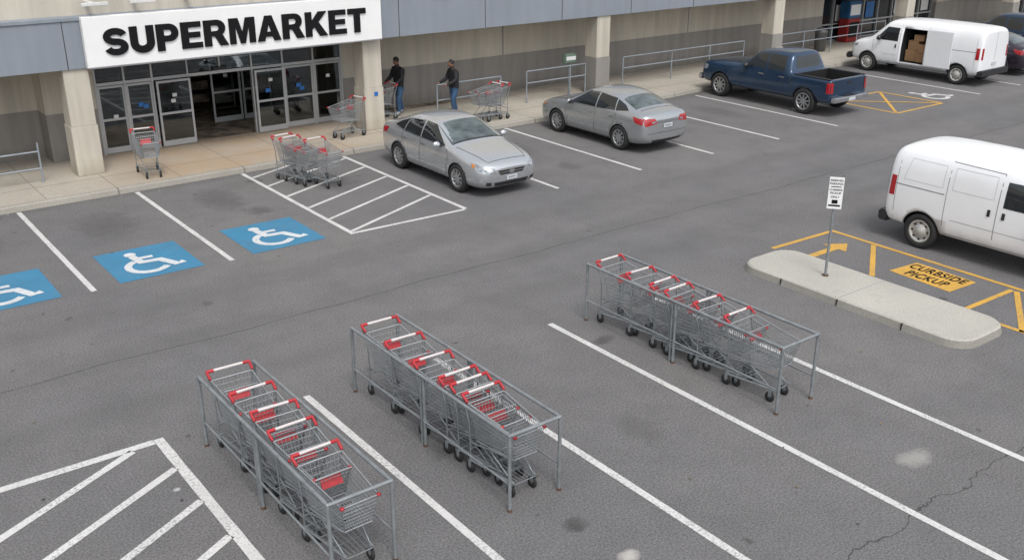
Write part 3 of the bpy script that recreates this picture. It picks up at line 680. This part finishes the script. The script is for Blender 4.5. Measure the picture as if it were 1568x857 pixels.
# ---------------------------------------------------------------- shopping cart
def cart():
    mb=MB();W='wire'
    RT=(.36,.97,.27);FT=(-.50,.88,.215);RB=(.26,.48,.215);FB=(-.42,.53,.165)
    def P(sx,t,s):
        a=[RB[i]*(1-t)+FB[i]*t for i in range(3)];b=[RT[i]*(1-t)+FT[i]*t for i in range(3)];c=[a[i]*(1-s)+b[i]*s for i in range(3)]
        return V((sx*c[2],c[0],c[1]))
    r=.0040;LV=(.14,.28,.42,.56,.70,.85)
    for sx in (-1,1):
        for i in range(25):mb.cyl(P(sx,i/24,0),P(sx,i/24,1),r,W,4,cap=False)
        for s in LV:mb.cyl(P(sx,0,s),P(sx,1,s),r if s!=.56 else .006,W,4,cap=False)
        mb.cyl(P(sx,0,1),P(sx,1,1),.0095,W,6);mb.cyl(P(sx,0,0),P(sx,1,0),.008,W,6)
    for t,k in ((1,11),(0,11)):
        for i in range(k+1):
            a=-1+2*i/k;mb.cyl(P(a,t,0),P(a,t,1),r,W,4,cap=False)
        for s in LV:mb.cyl(P(-1,t,s),P(1,t,s),r,W,4,cap=False)
        mb.cyl(P(-1,t,1),P(1,t,1),.0095,W,6);mb.cyl(P(-1,t,0),P(1,t,0),.008,W,6)
    for i in range(1,12):
        a=-1+2*i/12;mb.cyl(P(a,0,0),P(a,1,0),r,W,4,cap=False)
    for i in range(1,9):mb.cyl(P(-1,i/9,0),P(1,i/9,0),r,W,4,cap=False)
    for i in range(9):
        x=-.2+.05*i;mb.path([(x,.06,.93),(x,.20,.68),(x,.34,.70)],.0038,W,4)
    mb.cyl((-.22,.06,.93),(.22,.06,.93),.008,W,6);mb.cyl((-.22,.20,.68),(.22,.20,.68),.005,W,4)
    for z,y in ((.86,.10),(.77,.15)):mb.cyl((-.21,y,z),(.21,y,z),.0038,W,4)
    mb.box((-.125,.12,.75),(.125,.13,.87),'cart_red',Matrix.Rotation(math.radians(-35),3,'X'))
    mb.cyl((-.19,.47,1.05),(.19,.47,1.05),.019,'handle_white',8)
    for s in (-1,1):
        mb.cyl((s*.19,.47,1.05),(s*.285,.47,1.05),.022,'cart_red',8)
        mb.path([(s*.28,.47,1.05),(s*.275,.36,.985)],.018,'cart_red',6)
        mb.ell((s*.215,-.50,.88),(.028,.03,.02),'cart_red',8,6)
        mb.path([(s*.28,.45,1.03),(s*.255,.36,.70),(s*.245,.36,.34),(s*.24,.38,.17),(s*.165,-.42,.20)],.0115,'tube_grey',6)
        mb.path([(s*.245,.33,.44),(s*.205,.0,.48),(s*.17,-.40,.52)],.009,'tube_grey',6)
        mb.path([(s*.165,-.42,.20),(s*.16,-.34,.22),(s*.20,.05,.48)],.009,'tube_grey',6)
        for x,y in ((.235,.36),(.16,-.37)):
            mb.box((s*x-.026,y-.02,.09),(s*x-.021,y+.035,.18),'tube_grey');mb.box((s*x+.021,y-.02,.09),(s*x+.026,y+.035,.18),'tube_grey');mb.cyl((s*x,y,.16),(s*x,y,.20),.024,'tube_grey',6)
            mb.lathe((s*x,y+.02,.076),[(-.02,.01),(-.02,.062),(-.012,.076),(.012,.076),(.02,.062),(.02,.01)],'rubber',16)
            mb.lathe((s*x,y+.02,.076),[(-.0215,.001),(-.0215,.026),(.0215,.026),(.0215,.001)],'bin_grey',10)
    for i in range(7):
        a=-1+i/3;mb.cyl((a*.22,.36,.18),(a*.15,-.40,.205),.004,W,4)
    for y,x in ((.37,.24),(.1,.215),(-.15,.19),(-.41,.165)):mb.cyl((-x,y,.185),(x,y,.185),.007,'tube_grey',5)
    mb.cyl((-.245,.36,.34),(.245,.36,.34),.009,'tube_grey',6)
    return mb.mesh('shopping_cart')
CART=cart()
def put(x,y,rz=0.,parent=None,z=0):
    return link('shopping_cart',CART,(x,y,z),rz)
def jit(a):return random.uniform(-a,a)
for cx,ys in ((3.99,(11.3,10.58,9.99,9.48,8.84)),(6.25,(11.38,10.71,9.99,9.42,9.17,8.88)),(10.55,(11.29,10.6,10.07,9.74,9.14,8.55))):
    for y in ys:put(cx+jit(.02),y-.47,jit(.04))
put(7.22,24.2,-.12,z=.132)
put(10.0,22.05,.1);put(10.07,21.75,.12);put(10.45,21.25,.05)
put(12.95,24.75,-math.pi/2+.25,z=.132);put(14.78,26.1,-math.pi/2,z=.132)
put(17.25,24.1,-math.pi/2+.15,z=.132);put(17.5,24.07,-math.pi/2+.15,z=.132)
def corral(x0,x1,y0,y1,mids):
    mb=MB();T='tube_grey';r=.023
    ys=[y0]+mids+[y1]
    for x in (x0,x1):
        mb.cyl((x,y0,1.),(x,y1,1.),r,T,8);mb.cyl((x,y0,.36),(x,y1,.36),r*.6,T,8)
        for y in ys:
            mb.cyl((x,y,0),(x,y,1.0),r,T,8);mb.cyl((x,y,0),(x,y,.03),r*1.1,'rust',8);mb.cyl((x,y,0),(x,y,.006),.035,'rust',8)
            mb.ell((x,y,1.0),(r,r,r),T,8,6)
    for y in ys[1:-1]:
        for x in (x0,x1):mb.cyl((x,y+.07,0.),(x,y+.07,1.0),r*.8,T,8)
    mb.cyl((x0,y0,1.),(x1,y0,1.),r,T,8)
    mb.obj('cart_corral')
corral(3.62,4.36,7.85,11.35,[9.6]);corral(5.88,6.62,7.82,11.5,[9.63]);corral(10.17,10.92,7.43,11.4,[9.4])
# ---------------------------------------------------------------- railings etc
def rail(name,xs,y,h=1.0,bars=(1.,.62),dy=0):
    mb=MB();T='gallery_grey';z0=.132
    for x in xs:mb.cyl((x,y,z0),(x,y,z0+h),.024,T,8);mb.cyl((x,y,z0),(x,y,z0+.012),.05,T,8)
    for b in bars:mb.cyl((xs[0],y,z0+h*b),(xs[-1],y,z0+h*b),.022,T,8)
    mb.obj(name)
rail('metal_railing',[16.4,18.8],25.45,.95,(1.,.5));rail('metal_railing',[19.8,21.63,22.3],25.4);rail('metal_railing',[24.2,26.6,28.6,30.5],25.6)
rail('metal_railing',[32.6,34.4,36.2,38.,40],25.8);rail('metal_railing',[-2,1.5,4.96],25.12,.95,(.78,.35))
mb=MB();mb.cyl((21.7,25.55,.132),(21.7,25.55,1.25),.03,'tube_grey');mb.bbox((21.45,25.45,1.2),(21.95,25.65,1.5),'green_box',.03);mb.box((21.5,25.44,1.3),(21.9,25.448,1.42),'label_white');mb.obj('utility_box')
mb=MB();mb.lathe((36.2,26.3,.132),[(0,.2),(.02,.23),(.75,.26),(.78,.28),(.82,.27),(.95,.16),(.97,.001)],'bin_grey',20,'Z');mb.obj('trash_can')
mb=MB();mb.bbox((39.0,27.0,.14),(39.9,27.5,1.15),'machine_red',.03);mb.bbox((39.0,27.0,1.16),(39.9,27.5,1.9),'machine_blue',.03);mb.box((39.1,26.99,.35),(39.8,26.998,1.0),'arch_black');mb.box((39.1,26.99,1.3),(39.8,26.998,1.75),'sign_white');mb.obj('vending_machine')
# ---------------------------------------------------------------- people
def person(name,loc,rz,h,arm=(.34,.98),step=.15,look=-.3):
    J={'pel':(0,0,.93,.135),'wst':(0,-.01,1.06,.14),'chs':(0,-.03,1.27,.165),'nck':(0,-.05,1.46,.07),'hdb':(0,-.07,1.54,.055)}
    E=[('pel','wst'),('wst','chs'),('chs','nck'),('nck','hdb')]
    for s,t in ((-1,'l'),(1,'r')):
        st=step*s
        J['hip'+t]=(s*.095,0,.87,.108);J['kne'+t]=(s*.105,-.05-st*.6,.49,.075);J['ank'+t]=(s*.105,.03-st,.10,.055);J['toe'+t]=(s*.12,-.14-st,.045,.042)
        J['sho'+t]=(s*.195,-.03,1.39,.085);J['elb'+t]=(s*.26,-.10,1.14,.062);J['wri'+t]=(s*.225,-arm[0],arm[1]+.03,.040);J['pal'+t]=(s*.215,-arm[0]-.07,arm[1]+.02,.030)
        E+=[('pel','hip'+t),('hip'+t,'kne'+t),('kne'+t,'ank'+t),('ank'+t,'toe'+t),('chs','sho'+t),('sho'+t,'elb'+t),('elb'+t,'wri'+t),('wri'+t,'pal'+t)]
    ks=list(J);me=bpy.data.meshes.new('p');me.from_pydata([J[k][:3] for k in ks],[(ks.index(a),ks.index(b)) for a,b in E],[])
    o=bpy.data.objects.new('p',me);COL.objects.link(o);o.modifiers.new('sk','SKIN');ss=o.modifiers.new('ss','SUBSURF');ss.levels=ss.render_levels=2
    for i,k in enumerate(ks):
        d=me.skin_vertices[0].data[i];r=J[k][3];d.radius=(r*1.15,r*1.15);d.use_root=(k=='pel')
        if k in('chs','wst','pel'):d.radius=(r*1.25,r*1.0)
    bpy.context.view_layer.update();m2=bpy.data.meshes.new_from_object(o.evaluated_get(bpy.context.evaluated_depsgraph_get()));bpy.data.objects.remove(o)
    mb=MB();mb.v=[tuple(v.co) for v in m2.vertices]
    def cls(c):
        best=None
        for a,b in E:
            A=V(J[a][:3]);B=V(J[b][:3]);t=max(0,min(1,(c-A).dot(B-A)/(B-A).length_squared));d=(c-(A+(B-A)*t)).length-J[a][3]*(1-t)-J[b][3]*t
            if best is None or d<best[0]:best=(d,a,b,t)
        _,a,b,t=best
        if b[:3]=='pal':return 'skin'
        if b[:3]=='toe':return 'shoe'
        if b=='hdb' :return 'skin' if t>.3 else 'jacket_black'
        if b[:3] in('kne','ank','hip'):return 'jeans' if c.z<.87 else 'jacket_black'
        return 'jacket_black' if c.z>.85 else 'jeans'
    for p in m2.polygons:
        mb.f.append(tuple(p.vertices));mb.mi.append(mb.mid(cls(p.center)));mb.sm.append(True)
    R=Matrix.Rotation(look,3,'X');c=V((0,-.095,1.635))
    mb.ell(c,(.078,.097,.12),'skin',16,12,R)
    mb.ell(c+R@V((0,.02,.03)),(.09,.10,.112),'hair',16,12,R,-.035)
    mb.ell(c+R@V((0,-.1,-.012)),(.013,.02,.022),'skin',8,6,R);mb.ell(c+R@V((0,-.086,-.055)),(.025,.01,.008),'hair',8,6,R)
    for s in (-1,1):mb.ell(c+R@V((s*.078,.0,-.01)),(.012,.02,.03),'skin',8,6,R);mb.ell(c+R@V((s*.03,-.084,.012)),(.012,.008,.007),'arch_black',8,6,R)
    mb.cyl((0,-.045,1.44),(0,-.065,1.53),.078,'jacket_black',12,.07)
    for s,t in ((-1,'l'),(1,'r')):
        pl=V(J['pal'+t][:3])
        for i,L in enumerate((.036,.042,.04,.032)):
            x=s*(-.028+.019*i);b=pl+V((x,-.02,.005));mb.path([b,b+V((0,-L*.6,-.003)),b+V((0,-L*.8,-.032)),b+V((0,-L*.3,-.048))],.0085,'skin',6)
        b=pl+V((-s*.03,.02,0));mb.path([b,b+V((-s*.02,-.025,-.015)),b+V((-s*.012,-.05,-.03))],.0095,'skin',6)
    mb.xform(Matrix.Scale(h/1.75,4));mb.obj(name,loc,rz)
person('man_pushing_cart',(15.62,26.35,.132),-math.pi/2+.15,1.74,(.36,.98),.16,.35)
person('man_standing',(17.0,25.42,.132),-math.pi/2,1.64,(.42,1.0),.12,.15)
# ---------------------------------------------------------------- light, sky, camera
w=bpy.data.worlds.new('World');S.world=w;w.use_nodes=True;nt=w.node_tree
sk=nt.nodes.new('ShaderNodeTexSky');sk.sky_type='NISHITA';sk.sun_disc=False;sk.sun_elevation=math.radians(58);sk.sun_rotation=math.radians(200);sk.air_density=1.;sk.dust_density=3.
hs=nt.nodes.new('ShaderNodeHueSaturation');hs.inputs['Saturation'].default_value=.28;hs.inputs['Value'].default_value=1.5
nt.links.new(sk.outputs[0],hs.inputs['Color']);nt.links.new(hs.outputs[0],nt.nodes['Background'].inputs[0]);nt.nodes['Background'].inputs[1].default_value=.15
L=bpy.data.lights.new('sun','SUN');L.energy=1.5;L.angle=math.radians(18);L.color=(1,.975,.94);lo=bpy.data.objects.new('sun',L);COL.objects.link(lo)
az=math.radians(200);el=math.radians(58);d=V((math.sin(az)*math.cos(el),math.cos(az)*math.cos(el),math.sin(el)));lo.rotation_euler=d.to_track_quat('Z','Y').to_euler();lo.location=(0,0,30)
cd=bpy.data.cameras.new('camera');cd.sensor_width=36;cd.lens=36*1528/1568;cd.clip_end=1000;co=bpy.data.objects.new('camera',cd);COL.objects.link(co)
co.location=(0,0,6.8);co.rotation_euler=(math.pi/2-math.atan(610/1528),0,-math.radians(37.1));S.camera=co
S.view_settings.view_transform='Standard';S.view_settings.look='None';S.view_settings.exposure=0
